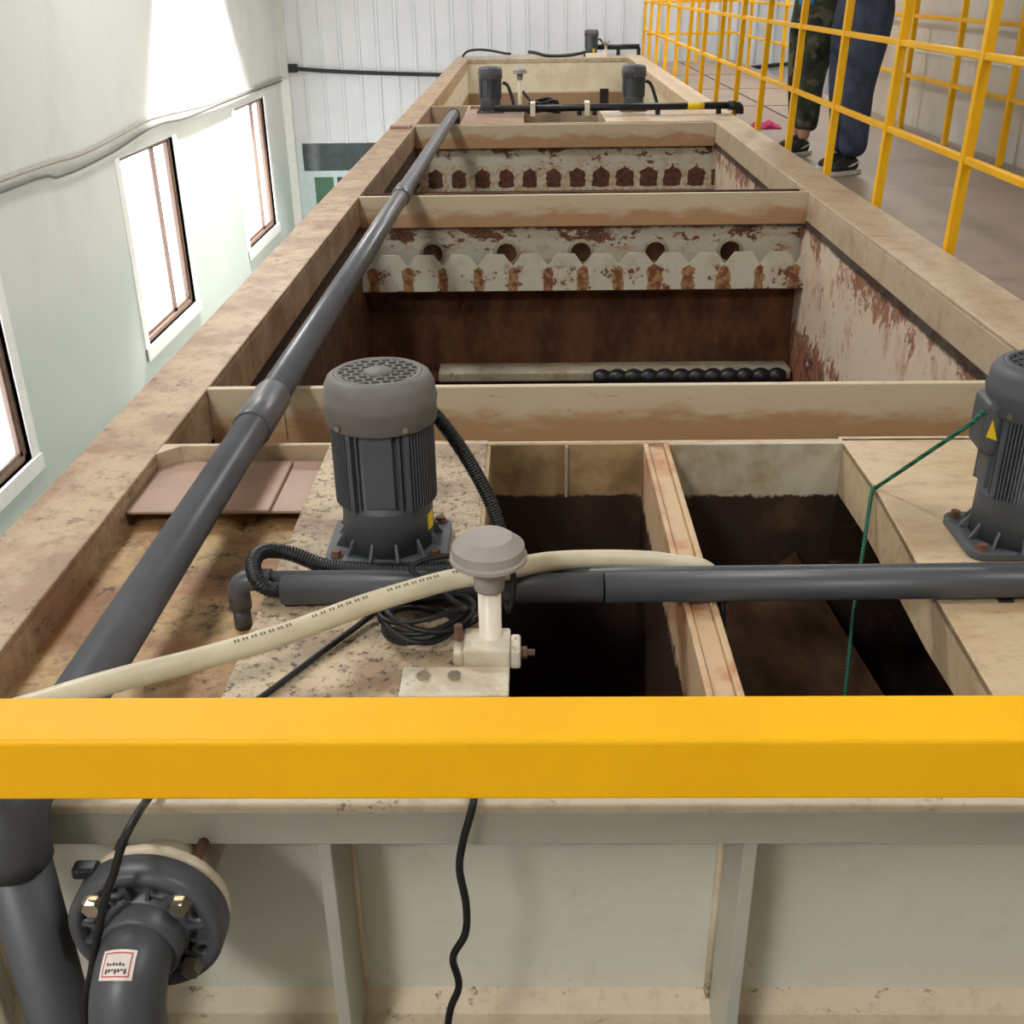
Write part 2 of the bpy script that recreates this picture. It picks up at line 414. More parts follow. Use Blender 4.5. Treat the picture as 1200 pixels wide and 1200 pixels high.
# wires and cable on the walls
s1 = spline([(WX+.03, 2.0, -.36), (WX+.03, 8.3, -.33), (WX+.03, 10.0, -.36), (WX+.03, 11.6, -.29), (WX+.03, 12.3, -.29), (WX+.03, 14.4, -.36), (WX+.03, 16.5, -.36), (WX+.03, 18.5, -.36)], 8)
tag(MB().tube(s1, .015, 8).build('wall_wire', M['wire_white']), 'upper dusty white wire run along the left wall above the windows', 'wire', None)
s2 = spline([(WX+.03, 2.0, -.50), (WX+.03, 8.3, -.41), (WX+.03, 9.4, -.47), (WX+.03, 10.6, -.45), (WX+.03, 12.0, -.36), (WX+.03, 13.2, -.40), (WX+.03, 15.2, -.40), (WX+.03, 18.5, -.41)], 8)
tag(MB().tube(s2, .011, 8).build('wall_wire', M['thin_grey']), 'lower grey wire sagging along the left wall just over the windows', 'wire', None)
s3 = spline([(-3.8, WY-.06, -.24), (-3.0, WY-.06, -.30), (-1.5, WY-.06, -.36), (0, WY-.06, -.38), (2, WY-.06, -.30), (3, WY-.06, -.36), (4.4, WY-.06, -.26), (6, WY-.06, -.3)], 8)
c = MB().tube(s3, .03, 8).build('wall_cable', M['cable']); tag(c, 'thick black cable fixed across the white profiled far wall', 'cable')
b = MB().box(-3.87, -3.72, WY-.11, WY-.03, -.30, -.17).build('cable_gland', M['black_plastic'], c, .01)

# ------------------------------------------------------------------ the process tank
XL0, XL1, XR0, XR1 = -1.03, -.853, 1.385, 1.605; YF = 1.075; YE = 17.0
tank = thing('process_tank', 'long cream steel process tank of open chambers, rust stained inside', 'tank', (.29, 1.075, GZ))
def flange(x0, x1, mat, name, inner):
    m = MB().box(x0, x1, 1.1, YE, -.015, 0)
    xi = (x1-.012, x1) if inner > 0 else (x0, x0+.012)
    m.box(xi[0], xi[1], 1.25, 16.2, -.14, -.015)
    xo = (x0, x0+.012) if inner > 0 else (x1-.012, x1)
    m.box(xo[0], xo[1], 1.1, YE, -.14, -.015)
    return m.build(name, mat, tank, .004)
flange(XL0, XL1, M['flange_l'], 'side_flange', 1)
flange(XR0, XR1, M['flange_r'], 'side_flange', -1)
MB().box(XL0, XR1, YF, 1.26, -.016, .001).build('front_rim', M['rim'], tank, .004)
MB().box(XL0, XR1, YF+.004, YF+.016, -.070, -.016).build('apron', M['apron'], tank, .002)
MB().box(XL0, XR1, 1.20, 1.215, GZ, -.016).build('front_panel', M['front_panel'], tank)
for xs in (-.853, -.288, .277, .842, 1.40):
    m = MB().box(xs, xs+.019, YF+.006, 1.20, -.95, -.070)
    m.build('stiffener', M['apron'], tank, .002)
    MB().tube([(xs+.009+(.012 if xs < 0 else -.012), 1.196, -.51), (xs+.009+(.012 if xs < 0 else -.012), 1.196, -.075)], .006, 6).build('weld_bead', M['rim'], tank)
MB().box(XL0, XR1, YF+.006, 1.20, -.535, -.517).prism([(1.2,-.517),(1.178,-.517),(1.2,-.482)], 0, XL0, XR1).build('bottom_ledge', M['rim'], tank)
MB().box(XL0, XL0+.012, 1.2, YE, GZ, -.14).build('side_plate', M['front_panel'], tank)
MB().box(XR1-.012, XR1, 1.2, YE, GZ, -.14).build('side_plate', M['front_panel'], tank)
# front section
MB().box(XL1, -.465, 1.26, 2.285, -.085, -.07).build('trough_floor', M['trough'], tank)
MB().box(-.465, -.10, 1.255, 2.31, -.10, 0).build('pump_deck', M['deck'], tank, .003)
MB().box(-.103, -.098, 1.27, 2.28, -.9, -.10).box(-.10, -.092, 1.27, 2.28, -.10, -.002).build('chamber_wall', M['comp_a'], tank)
MB().box(-.098, .257, 2.278, 2.285, -.9, 0).build('chamber_wall', M['comp_a'], tank)
MB().box(-.098, .257, 1.262, 1.27, -.9, -.016).build('chamber_wall', M['comp_a'], tank)
MB().box(.078, .084, 2.268, 2.278, -.128, -.002).build('weld_bead', M['ledge'], tank)
MB().box(.314, .709, 2.27, 2.285, -.9, .001).build('chamber_wall', M['comp_b'], tank)
MB().box(.314, .94, 1.262, 1.27, -.9, -.016).build('chamber_wall', M['comp_b'], tank)
MB().box(.709, .94, 2.27, 2.285, -.9, -.02).build('chamber_wall', M['sludge'], tank)
MB().box(.257, .268, 1.265, 2.28, -.9, .001).box(.268, .303, 1.265, 2.28, -.9, -.006).box(.303, .314, 1.265, 2.28, -.9, .001).build('divider', M['divider'], tank, .002)
MB().box(XL1, 1.385, 2.286, 2.30, -1.2, .001).build('rear_plate', M['flange_r'], tank, .003)
MB().prism([(XL1,2.286),(XL1,2.24),(XL1+.045,2.286)], 2, -.08, .0).build('corner_gusset', M['flange_r'], tank)
ed = [(.709,2.314,-.125),(.712,2.028,-.12),(.700,1.786,-.115),(.688,1.59,-.108),(.678,1.33,-.088),(.675,1.255,-.08)]
d = MB().prism([(1.384,2.314),(1.384,1.255)] + [(a,b) for a,b,_ in ed[::-1]], 2, -.015, .001)
for (xa,ya,za),(xb,yb,zb) in zip(ed, ed[1:]):
    d.add([(xa,ya,0),(xb,yb,0),(xb,yb,zb),(xa,ya,za),(xa+.01,ya,0),(xb+.01,yb,0),(xb+.01,yb,zb),(xa+.01,ya,za)], [(0,1,2,3),(4,7,6,5),(3,2,6,7)])
d.build('pump_deck', M['deck_r'], tank, .003)
MB().box(.94, .95, 1.27, 2.28, -.9, -.02).build('chamber_wall', M['sludge'], tank)
MB().box(XL1, 1.385, 1.262, 2.285, -.915, -.9).build('chamber_floor', M['sludge'], tank)
MB().add([(.33,1.95,-.30),(.62,2.24,-.26),(.90,1.55,-.62),(.50,1.35,-.66),(.33,1.95,-.32),(.62,2.24,-.28),(.90,1.55,-.64),(.50,1.35,-.68)], [(0,1,2,3),(7,6,5,4),(0,4,5,1),(1,5,6,2),(2,6,7,3),(3,7,4,0)]).build('sloped_baffle', M['baffle'], tank)
MB().box(XL1, 1.385, 2.30, 2.67, -.62, -.6).build('gap_floor', M['sludge'], tank)
MB().box(-.66, -.654, 2.66, 2.669, -.14, -.005).build('weld_bead', M['beam'], tank)

def beam(y, name='cross_beam', z=-.155):
    return MB().box(XL1, XR0, y, y+.022, z, .002).build(name, M['beam'], tank, .003)
beam(2.67, z=-.16); MB().box(XL1, XR0, 2.672, 2.69, -1.5, -.16).build('chamber_wall', M['rust'], tank)
beam(5.5); beam(8.45, z=-.165)

def holed_plate(y, x0, x1, z0, z1, holes, r, t=.012):
    """vertical plate in the XZ plane with round holes; cells run from midpoint to midpoint"""
    m = MB(); N = 40
    if not holes: return m.box(x0, x1, y, y+t, z0, z1)
    cz = holes[0][1]; hs = [h[0] for h in holes]
    cuts = [x0] + [(a+b)/2 for a, b in zip(hs, hs[1:])] + [x1]
    for i, hx in enumerate(hs):
        a, b = cuts[i], cuts[i+1]; vs = []; fs = []
        for yy in (y, y+t):
            for k in range(N):
                an = 2*PI*k/N; c, s = math.cos(an), math.sin(an)
                vs.append((hx+r*c, yy, cz+r*s))
            for k in range(N):
                an = 2*PI*k/N; c, s = math.cos(an), math.sin(an)
                q = min(((b-hx)/c if c > 1e-6 else (a-hx)/c if c < -1e-6 else 1e9), ((z1-cz)/s if s > 1e-6 else (z0-cz)/s if s < -1e-6 else 1e9))
                vs.append((hx+q*c, yy, cz+q*s))
            corner = [(b,yy,z1),(a,yy,z1),(a,yy,z0),(b,yy,z0)]
            vs += corner
        S = 2*N+4
        for o, flip in ((0, False), (S, True)):
            for k in range(N):
                f = (o+k, o+(k+1)%N, o+N+(k+1)%N, o+N+k); fs.append(f[::-1] if flip else f)
            # corner triangles
            for ci, (px, py) in enumerate(((b,z1),(a,z1),(a,z0),(b,z0))):
                ang = math.atan2(py-cz, px-hx) % (2*PI); k = int(ang/(2*PI)*N)
                f = (o+N+k, o+N+(k+1)%N, o+2*N+ci); fs.append(f[::-1] if not flip else f)
        for k in range(N): fs.append((k, (k+1)%N, S+(k+1)%N, S+k))
        m.add(vs, fs)
    return m
def weir(dy, mat, holes, backmat):
    holed_plate(5.585+dy, XL1, XR0, -1.5 if not holes else -.478, -.15, holes, .052).build('overflow_wall', backmat, tank)
    if holes: MB().box(XL1, XR0, 5.585+dy, 5.60+dy, -1.5, -.478).build('chamber_wall', M['rust'], tank)
    for hx, hz in holes:
        m = MB().lathe([(.052, 0), (.068, 0), (.068, .012), (.052, .012), (.052, 0)], (hx, 5.573+dy, hz), 32, 'Y', True, False)
        m.build('overflow_collar', M['ledge'], tank)
    P = .1775; prof = []
    zt, zn, zb = -.274, -.330, -.460
    xs = [-.44+P*k for k in range(-2, 11)]
    top = [(XL1, zt)]
    for xn in xs:
        top += [(xn-.046, zt), (xn-.003, zn), (xn+.003, zn), (xn+.046, zt)]
    top = [(min(max(a,XL1),XR0), b) for a, b in top] + [(XR0, zt)]
    poly = top
    n = len(poly); y0, y1 = 5.42+dy, 5.428+dy
    vs = []; fs = []
    for yy in (y0, y1):
        vs += [(a,yy,b) for a,b in poly] + [(a,yy,zb) for a,b in poly]
    for i in range(n-1):
        fs += [(i,i+1,n+i+1,n+i), (2*n+i,3*n+i,3*n+i+1,2*n+i+1), (i,2*n+i,2*n+i+1,i+1), (n+i,n+i+1,3*n+i+1,3*n+i)]
    MB().add(vs, fs).build('weir_plate', mat, tank)
    MB().box(XL1, XR0, 5.428+dy, 5.585+dy, -.468, -.458).build('weir_trough_floor', M['rust'], tank)
weir(0, M['weir'], [(-.503+.3835*k, -.305) for k in range(5)], M['back_peel'])
weir(2.93, M['weir_b'], [], M['back_peel'])
for (y0, y1) in ((2.69, 5.58), (5.62, 8.5)):
    MB().box(XL1-.012, XL1, y0, y1, -1.5, -.14).build('chamber_wall', M['wall_peel_l'], tank)
    MB().box(XR0, XR0+.012, y0, y1, -1.5, -.14).build('chamber_wall', M['wall_peel'], tank)
    MB().box(XL1, XR0, y0, y1, -1.52, -1.5).build('chamber_floor', M['sludge'], tank)
MB().box(XL1, XR0, 5.70, 5.72, -1.5, -.02).build('chamber_wall', M['rust'], tank)
MB().box(-.49, 1.372, 5.42, 5.585, -.95, -.895).build('ledge', M['ledge'], tank, .01)
MB().box(XL1, -.49, 5.42, 5.585, -.95, -.92).build('ledge', M['rust'], tank, .01)
# second pump row, Y 8.6 .. 9.9
MB().box(XL1, XR0, 8.56, 8.58, -1.2, .0).build('rear_plate', M['flange_r'], tank, .003)
MB().box(XL1, XR0, 9.9, 9.93, -1.2, .0).build('rear_plate', M['flange_r'], tank, .003)
MB().box(XL1-.012, XL1, 8.58, 9.9, -1.2, -.14).build('chamber_wall', M['far_int'], tank)
MB().box(-.50, -.04, 8.60, 9.62, -.10, .0).build('pump_deck', M['tray'], tank, .003)
MB().box(.58, 1.383, 8.60, 9.62, -.10, .0).build('pump_deck', M['flange_r'], tank, .003)
MB().box(XL1, XR0, 8.58, 9.9, -.95, -.93).build('chamber_floor', M['sludge'], tank)
MB().box(-.52, -.50, 8.58, 9.9, -.93, .0).build('divider', M['flange_l'], tank)
# last long chamber and far deck
MB().box(XL1-.012, XL1, 9.93, 16.2, -1.2, -.14).build('chamber_wall', M['far_int'], tank)
MB().box(XR0, XR0+.012, 9.93, 16.2, -1.2, -.14).build('chamber_wall', M['far_int'], tank)
MB().box(XL1, XR0, 16.2, 16.22, -1.2, -.055).build('chamber_wall', M['far_int'], tank)
MB().box(1.0, 1.12, 16.185, 16.2, -.62, -.40).build('drain_opening', M['dark'], tank)
MB().box(XL1, XR0, 9.93, 16.2, -.80, -.78).build('chamber_floor', M['trough'], tank)
MB().box(XL1, XR0, 16.19, 17.0, -.055, .0).build('far_rim', M['ledge'], tank, .003)

# loose sheets lying in the left trough
tag(MB().box(-.852, -.466, 2.01, 2.275, -.041, -.033).build('cover_sheet', M['tray'], None, .003), 'wide pinkish cover sheet bridging the left trough under the grey pipe', 'sheet', None)
tag(MB().box(-.70, -.545, 2.0, 2.255, -.0325, -.025).build('cover_sheet', M['tray'], None, .003), 'smaller pinkish sheet lying on top of the wide cover sheet', 'sheet', None)
tag(MB().box(-1.02, -.87, 8.30, 8.42, .001, .02).build('loose_strip', M['tray'], None, .002), 'small brown strip lying on the left flange by the second pump row', 'strip')
# black scalloped tube on the chamber ledge
pts = [(.33+1.0*i/120, 5.385, -.915) for i in range(121)]
rs = [.030+.016*abs(math.sin(PI*i/10)) for i in range(121)]
tag(MB().tube(pts, rs, 12).build('corrugated_tube', M['black_plastic']), 'black scalloped tube along the pale ledge low in the middle chamber', 'tube')

# ------------------------------------------------------------------ pump motors
def make_motor(label, cover):
    t = thing('pump_motor', label, 'motor', (0,0,0), None)
    # base plate, axis aligned, rounded corners
    hx, hy, rr = .112, .088, .028; poly = []
    for cx, cy, a0 in ((hx-rr,hy-rr,0),(-hx+rr,hy-rr,90),(-hx+rr,-hy+rr,180),(hx-rr,-hy+rr,270)):
        for k in range(7):
            a = math.radians(a0+15*k); poly.append((cx+rr*math.cos(a), cy+rr*math.sin(a)))
    base = MB().prism(poly, 2, .0005, .016)
    for k in range(12):
        a = 2*PI*k/12+.26; R = Matrix.Rotation(a, 4, 'Z')
        vs = [R @ Vector(p) for p in ((.08,-.003,.016),(.102,-.003,.016),(.08,-.003,.05),(.08,.003,.016),(.102,.003,.016),(.08,.003,.05))]
        base.add(vs, [(0,1,2),(5,4,3),(0,3,4,1),(1,4,5,2),(0,2,5,3)])
    base.build('base_plate', M['motor'], t, .002)
    for sx in (-1,1):
        for sy in (-1,1):
            MB().lathe([(.013,.016),(.013,.019),(.009,.019),(.009,.027),(.0,.027)], (sx*(hx-.022), sy*(hy-.02), 0), 6, 'Z', False).build('bolt', M['rust_bolt'], t)
    body = MB().lathe([(.084,.016),(.083,.10),(.0835,.104),(.081,.106),(.081,.272)], (0,0,0), 48)
    for k in range(90):
        a = 360*k/90.; da = min(abs((a-p+180)%360-180) for p in (0,180))
        if da < 31: continue
        R = Matrix.Rotation(math.radians(a), 4, 'Z')
        thick = .0013
        body.box(.078, .0925, -thick, thick, .108, .266, R)
    for p in (0, 180):
        for s in (-33, 33):
            body.box(.078, .093, -.0045, .0045, .106, .266, Matrix.Rotation(math.radians(p+s), 4, 'Z'))
        for s in (-25, 25):
            body.box(.078, .0885, -.002, .002, .112, .262, Matrix.Rotation(math.radians(p+s), 4, 'Z'))
        body.box(.06, .0855, -.026, .026, .118, .262, Matrix.Rotation(math.radians(p), 4, 'Z'))
    body.build('motor_body', M['motor'], t)
    cv = MB().lathe([(.0955,.256),(.099,.260),(.0995,.292),(.1015,.298),(.0995,.304),(.097,.325),(.090,.339),(.081,.3445),(.078,.345),(.078,.341),(.0,.341)], (0,0,0), 56)
    c = cv.build('fan_cover', M[cover], t)
    g = MB()   # grille bars over the recessed disc
    R = .077; R0 = Matrix.Rotation(math.radians(12), 4, 'Z')
    for i in range(-4, 5):
        xx = i*.0165; hl = math.sqrt(max(R*R-xx*xx, 0))
        g.box(xx-.0022, xx+.0022, -hl, hl, .341, .3448, R0)
        if i < 4:
            for j in range(-4, 5):
                yy = j*.019+(.0095 if i % 2 else 0); x0, x1 = xx, xx+.0165
                if max(abs(x0), abs(x1))**2+(abs(yy)+.003)**2 < R*R: g.box(x0, x1, yy-.0025, yy+.0025, .341, .3448, R0)
    g.lathe([(.0,.341),(.026,.341),(.026,.3462),(.0,.3462)], (0,0,0), 24)
    g.lathe([(.069,.341),(.078,.341),(.078,.3452),(.069,.3452),(.069,.341)], (0,0,0), 48, 'Z', True, False)
    g.build('grille', M[cover], t)
    ds = MB().lathe([(.0,.3412),(.0765,.3412),(.0765,.3418),(.0,.3418)], (0,0,0), 40); ds.build('grille_slots', M['dark'], t, label='dark openings behind the grille')
    for a in (-60, 40, 140, -150):
        Rm = Matrix.Rotation(math.radians(a), 4, 'Z')
        s = MB().lathe([(.006,.097),(.006,.104),(.0,.104)], (0,0,.268), 6, 'X', False)
        s.v = [tuple(Rm @ Vector(p)) for p in s.v]; s.build('screw', M['steel'], t)
    tb = MB().box(.076, .108, -.042, .042, .185, .285); tb.build('terminal_box', M['motor'], t, .012, 3)
    return t
motorA = make_motor('grey pump motor with dusty vented cap on the left speckled deck', 'motor_cover')
motorA.location = (-.266, 1.79, 0); motorA.rotation_euler = (0,0,math.radians(90))
motorB = make_motor('grey pump motor cut by the right edge of the photo, green rope tied to it', 'motor_cover_dark')
motorB.location = (.906, 1.80, .001); motorB.rotation_euler = (0,0,math.radians(176))
g_ = 'pump motors of the second row'
dup(motorB, (-.314, 9.36, .0), math.radians(60), 'left dark grey motor of the second pump row, beside a white level switch')
dup(motorB, (.849, 9.36, .0), math.radians(60), 'right dark grey motor of the second pump row, behind the black conduit')
dup(motorB, (.889, 16.6, .0), math.radians(60), 'farthest dark grey motor, on the tank end before the profiled wall')
# base plates should sit square: turn them back
for o in [x for x in bpy.data.objects if x.name.startswith('pump_motor')]:
    for ch in o.children:
        if ch.name.startswith(('base_plate', 'bolt')):
            ch.matrix_parent_inverse = Matrix.Rotation(-o.rotation_euler.z, 4, 'Z')
def sticker_on(root, vs, label):
    MB_ = MB().add(vs, [tuple(range(len(vs)))]); me = bpy.data.meshes.new('sticker'); me.from_pydata(MB_.v, [], MB_.f); me.materials.append(M['sticker'])
    o = bpy.data.objects.new('sticker', me); COL.objects.link(o); o.parent = root; o['label'] = label
    so = o.modifiers.new('thick', 'SOLIDIFY'); so.thickness = .0008
def arc(a0, a1, r, z0, z1, n=5):
    p = [(r*math.cos(math.radians(a0+(a1-a0)*i/n)), r*math.sin(math.radians(a0+(a1-a0)*i/n))) for i in range(n+1)]
    return [(x,y,z0) for x,y in p] + [(x,y,z1) for x,y in p[::-1]]
sticker_on(motorA, arc(-114, -98, .0845, .05, .082), 'yellow sticker')
sticker_on(motorB, [(.084,.0428,.215),(.104,.0428,.222),(.098,.0428,.254)], 'yellow warning triangle')
far = bpy.data.objects['pump_motor.004']
sticker_on(far, arc(-140, -115, .0848, .035, .10), 'yellow label')

# ------------------------------------------------------------------ big grey pipe on the left
P0 = Vector((-.650, 1.02, .042)); P1 = Vector((-.585, 8.92, .042)); D = (P1-P0).normalized()
pipe = thing('water_pipe', 'long dark grey plastic pipe lying lengthwise over the left chambers', 'pipe', (P0.x, P0.y, 0))
MB().tube([P0+D*.06, P1-D*.05], .0385, 40).build('pipe_run', M['pvc'], pipe)
def at(y): return P0 + D*((y-P0.y)/D.y)
for y0, y1 in ((2.28, 2.50), (5.23, 5.44)):
    m = MB().tube([at(y0), at(y0+.004), at(y1-.004), at(y1)], [.043,.045,.045,.041], 40); m.build('coupling', M['pvc'], pipe)
def elbow(c, a, b, R, r, n=10):
    """arc centre line from direction a to direction b about the corner c"""
    a = Vector(a); b = Vector(b); out = []
    o = Vector(c) + a*R + b*R
    for i in range(n+1):
        t = PI/2*i/n; out.append(o - a*R*math.sin(t) - b*R*math.cos(t))
    return out
# near elbow turning down in front of the rim
cx = P0.copy()
el = elbow((cx.x, 1.01, cx.z+.004), (0,1,0), (0,0,-1), .05, 0)
el = [Vector((cx.x, 1.12, cx.z+.004))] + [Vector(p) for p in el] + [Vector((cx.x, 1.01, -.03))]
MB().tube(el, [.045]*len(el), 32).build('elbow', M['pvc_dark'], pipe)
MB().tube([(cx.x,1.01,-.01), (cx.x-.004,1.01,-.9), (cx.x-.01,1.0,-2.9)], .041, 32).build('down_pipe', M['pvc_dark'], pipe)
ce = P1.copy()
el = elbow((ce.x, ce.y+.04, ce.z), (0,-1,0), (0,0,-1), .06, 0)
el = [Vector((ce.x, ce.y-.08, ce.z))] + [Vector(p) for p in el] + [Vector((ce.x, ce.y+.04, -.12))]
MB().tube(el, .045, 24).build('elbow', M['pvc'], pipe)
MB().tube([(ce.x, ce.y+.04, -.1), (ce.x, ce.y+.04, -.9)], .0375, 24).build('down_pipe', M['pvc_dark'], pipe)

# ------------------------------------------------------------------ conduits on the front deck
cd = thing('conduit_pipe', 'thick dark grey conduit pipe crossing the front deck in front of both motors', 'pipe', (.5, 1.585, 0))
MB().tube([(-.425,1.58,.027),(.12,1.583,.027)], .0255, 28).build('pipe_run', M['pvc_dark'], cd)
MB().tube([(.123,1.583,.027),(1.56,1.60,.029)], .0262, 28).build('pipe_run', M['pvc_dark'], cd)
for x in (-.41, -.2, .8): MB().box(x-.012, x+.012, 1.57, 1.596, .0, .006).build('pipe_clip', M['black_plastic'], cd)
tp = thing('drain_pipe', 'thin grey pipe with elbow turned down into the left trough, behind the thick conduit', 'pipe', (-.51, 1.617, 0))
MB().tube([(-.465,1.617,.026),(1.56,1.637,.030)], .0155, 20).build('pipe_run', M['pvc_dark'], tp)
el = elbow((-.512,1.617,.026), (1,0,0), (0,0,-1), .026, 0)
el = [Vector((-.452,1.617,.026))] + [Vector(p) for p in el] + [Vector((-.512,1.617,-.03))]
MB().tube(el, .0195, 24).build('elbow', M['pvc'], tp)
MB().tube([(-.512,1.617,-.028),(-.512,1.617,-.0695)], .0155, 16).build('down_pipe', M['pvc_dark'], tp)

def corrugated(pts, r, name, label, k=30):
    p = spline(pts, k); L = 0; rs = []; pp = []
    # resample evenly
    seg = [0]
    for a, b in zip(p, p[1:]): seg.append(seg[-1]+(b-a).length)
    n = int(seg[-1]/.0014); j = 0
    for i in range(n+1):
        d = seg[-1]*i/n
        while j < len(seg)-2 and seg[j+1] < d: j += 1
        t = (d-seg[j])/max(seg[j+1]-seg[j], 1e-9); pp.append(p[j].lerp(p[j+1], t)); rs.append(r*(1+.05*(1 if i % 4 < 2 else -1)))
    return tag(MB().tube(pp, rs, 12).build(name, M['black_plastic']), label, 'hose', None)
corrugated([(-.23,1.925,.235),(-.185,1.905,.222),(-.135,1.885,.16),(-.085,1.865,.07),(-.060,1.84,.0),(-.052,1.78,-.03),(-.07,1.71,.0),(-.13,1.672,.017),(-.25,1.664,.016),(-.36,1.672,.02),(-.43,1.678,.045),(-.468,1.655,.062),(-.478,1.615,.064),(-.468,1.583,.048),(-.445,1.578,.03),(-.40,1.58,.027)], .0135, 'corrugated_hose', 'black corrugated hose from the left motor looping into the conduit end')

# ------------------------------------------------------------------ level switches
def make_switch(label, loc):
    t = thing('level_switch', label, 'level switch', loc, None)
    x, y, z = loc
    MB().lathe([(.0235,.166),(.0245,.168),(.0555,.171),(.0585,.174),(.0585,.179),(.0555,.182),(.0545,.196),(.037,.2105),(.0355,.2115),(.0,.2115)], (x,y,z), 64, 'Z', False).build('cap', M['switch'], t)
    MB().lathe([(.0225,.122),(.0235,.126),(.024,.168)], (x,y,z), 32).build('socket', M['switch_dk'], t)
    MB().lathe([(.0178,-.3),(.0178,.13)], (x,y,z), 28).build('stem', M['white_pipe'], t)
    return t
sw = make_switch('mushroom shaped grey level switch on a white pipe in front of the left motor', (-.065, 1.42, 0))
# its clamp: block at the deck edge with bolts
x, y = -.065, 1.42
m = MB().box(-.106, -.034, 1.376, 1.442, .0, .038)
m.box(-.122, -.106, 1.385, 1.43, .0, .028).box(-.034, -.018, 1.38, 1.43, .0, .034)
m.build('clamp', M['bracket'], sw, .004)
MB().box(-.198, -.035, 1.30, 1.375, .0, .010).build('clamp_plate', M['bracket'], sw, .002)
MB().lathe([(.010,-.004),(.010,.010),(.0055,.010),(.0055,.022),(0,.022)], (-.018, 1.40, .018), 6, 'X', False).build('bolt', M['rust_bolt'], sw)
for bx in (-.165, -.118): MB().lathe([(.010,.010),(.010,.017),(.0,.017)], (bx, 1.345, 0), 6, 'Z', False).build('bolt', M['steel'], sw)
MB().lathe([(.007,.036),(.007,.062),(.0,.062)], (-.114, 1.41, 0), 8, 'Z', False).build('bolt', M['rust_bolt'], sw)
s2_ = dup(sw, (-.072, 9.33, .125), 0, 'level switch on a tall white pipe between the motors of the second row')
for ch in list(s2_.children):
    if ch.name.startswith(('clamp', 'bolt')): bpy.data.objects.remove(ch)
s3_ = make_switch('farthest level switch, on a white bracket right of the last motor', (1.09, 16.5, 0))
MB().box(.80, 1.08, 16.34, 16.44, .0, .05).build('bracket', M['white_pipe'], s3_)
MB().prism([(1.0,0),(1.08,0),(1.08,.12)], 1, 16.44, 16.48).build('bracket_arm', M['white_pipe'], s3_)

# ------------------------------------------------------------------ cables on the deck
loops = []
for k in range(6):
    cx, cy, cz = -.172+random.uniform(-.008,.008), 1.495+random.uniform(-.008,.008), .010+.007*k
    rx, ry = .062+random.uniform(-.008,.012), .058+random.uniform(-.01,.012); ph = random.uniform(0,6)
    for i in range(24):
        a = 2*PI*i/24
        loops.append((cx+rx*math.cos(a), cy+ry*math.sin(a), cz+.008*math.sin(2*a+ph)+.006*i/24))
path = [(-.032,1.43,.170),(-.028,1.435,.12),(-.036,1.45,.062),(-.05,1.50,.045)] + loops + [(-.20,1.56,.075),(-.15,1.59,.085),(-.09,1.615,.065),(-.06,1.66,.02),(-.02,1.70,-.05)]
tag(MB().tube(spline(path, 4), .0048, 8).build('coiled_cable', M['cable']), 'coil of thin black cable lying on the deck beside the mushroom level switch', 'cable')
tag(MB().tube(spline([(-.235,1.56,.03),(-.262,1.53,.012),(-.33,1.42,.008),(-.40,1.30,.008),(-.465,1.19,.010),(-.49,1.10,.014),(-.495,1.06,.018),(-.478,1.0,.055),(-.480,.955,.055),(-.497,.945,.01),(-.514,.945,-.029),(-.551,.945,-.145),(-.578,.945,-.254),(-.60,.95,-.6),(-.61,.95,-1.5)], 8), .0052, 10).build('hanging_cable', M['cable']), 'black cable over the front rim passing before the bolted flange', 'cable', None)
tag(MB().tube(spline([(-.075,1.29,.008),(-.078,1.25,.010),(-.080,1.2,.010),(-.076,1.10,.012),(-.078,1.060,.008),(-.090,1.048,-.035),(-.096,1.045,-.08),(-.089,1.04,-.137),(-.092,1.04,-.19),(-.110,1.04,-.235),(-.104,1.04,-.29),(-.122,1.04,-.366),(-.135,1.04,-.6),(-.12,1.04,-1.5)], 8), .0052, 10).build('hanging_cable', M['cable']), 'wavy black cable hanging down the middle of the tank front', 'cable', None)
tag(MB().tube(spline([(.322,1.60,.0),(.326,1.585,-.01),(.330,1.56,-.10),(.330,1.5,-.3),(.33,1.5,-.6)], 8), .005, 8).build('dropped_cable', M['cable']), 'black cable dropping into the right chamber beside the divider', 'cable')

# cream hose
hp = spline([(.335,1.674,-.03),(.312,1.673,.006),(.285,1.672,.019),(.262,1.672,.021),(.206,1.670,.031),(.115,1.655,.042),(.0246,1.61,.062),(-.06,1.53,.088),(-.141,1.489,.094),(-.256,1.427,.090),(-.373,1.353,.082),(-.483,1.286,.083),(-.568,1.217,.098),(-.642,1.168,.100),(-.72,1.11,.098),(-.765,1.06,.06),(-.765,1.015,-.02),(-.745,.985,-.12),(-.722,.98,-.211),(-.716,.98,-.292),(-.715,.98,-.7),(-.71,.98,-1.6)], 10)
hose = tag(MB().tube(hp, .0172, 18).build('water_hose', M['hose']), 'cream hose draped across the front deck and over the grey pipe', 'hose')
pr = None
for i, p in enumerate(hp):
    if 72 < i < 106 and i % 9 < 7:
        if pr is None: pr = MB()
        t = (hp[i+1]-hp[i-1]).normalized(); up = (Vector((0,-.35,.94)) - t*Vector((0,-.35,.94)).dot(t)).normalized(); sd = t.cross(up)
        for k in range(2):
            q = p + t*(k*.005) + up*.0170
            vs = [q + t*a*.0013 + sd*b*.0026 + up*c for c in (0,.0006) for b in (-1,1) for a in (-1,1)]
            pr.add(vs, [(0,2,3,1),(4,5,7,6),(0,1,5,4),(2,6,7,3),(0,4,6,2),(1,3,7,5)])
    elif pr is not None:
        pr.build('print', M['print'], hose, label='faint brown print'); pr = None

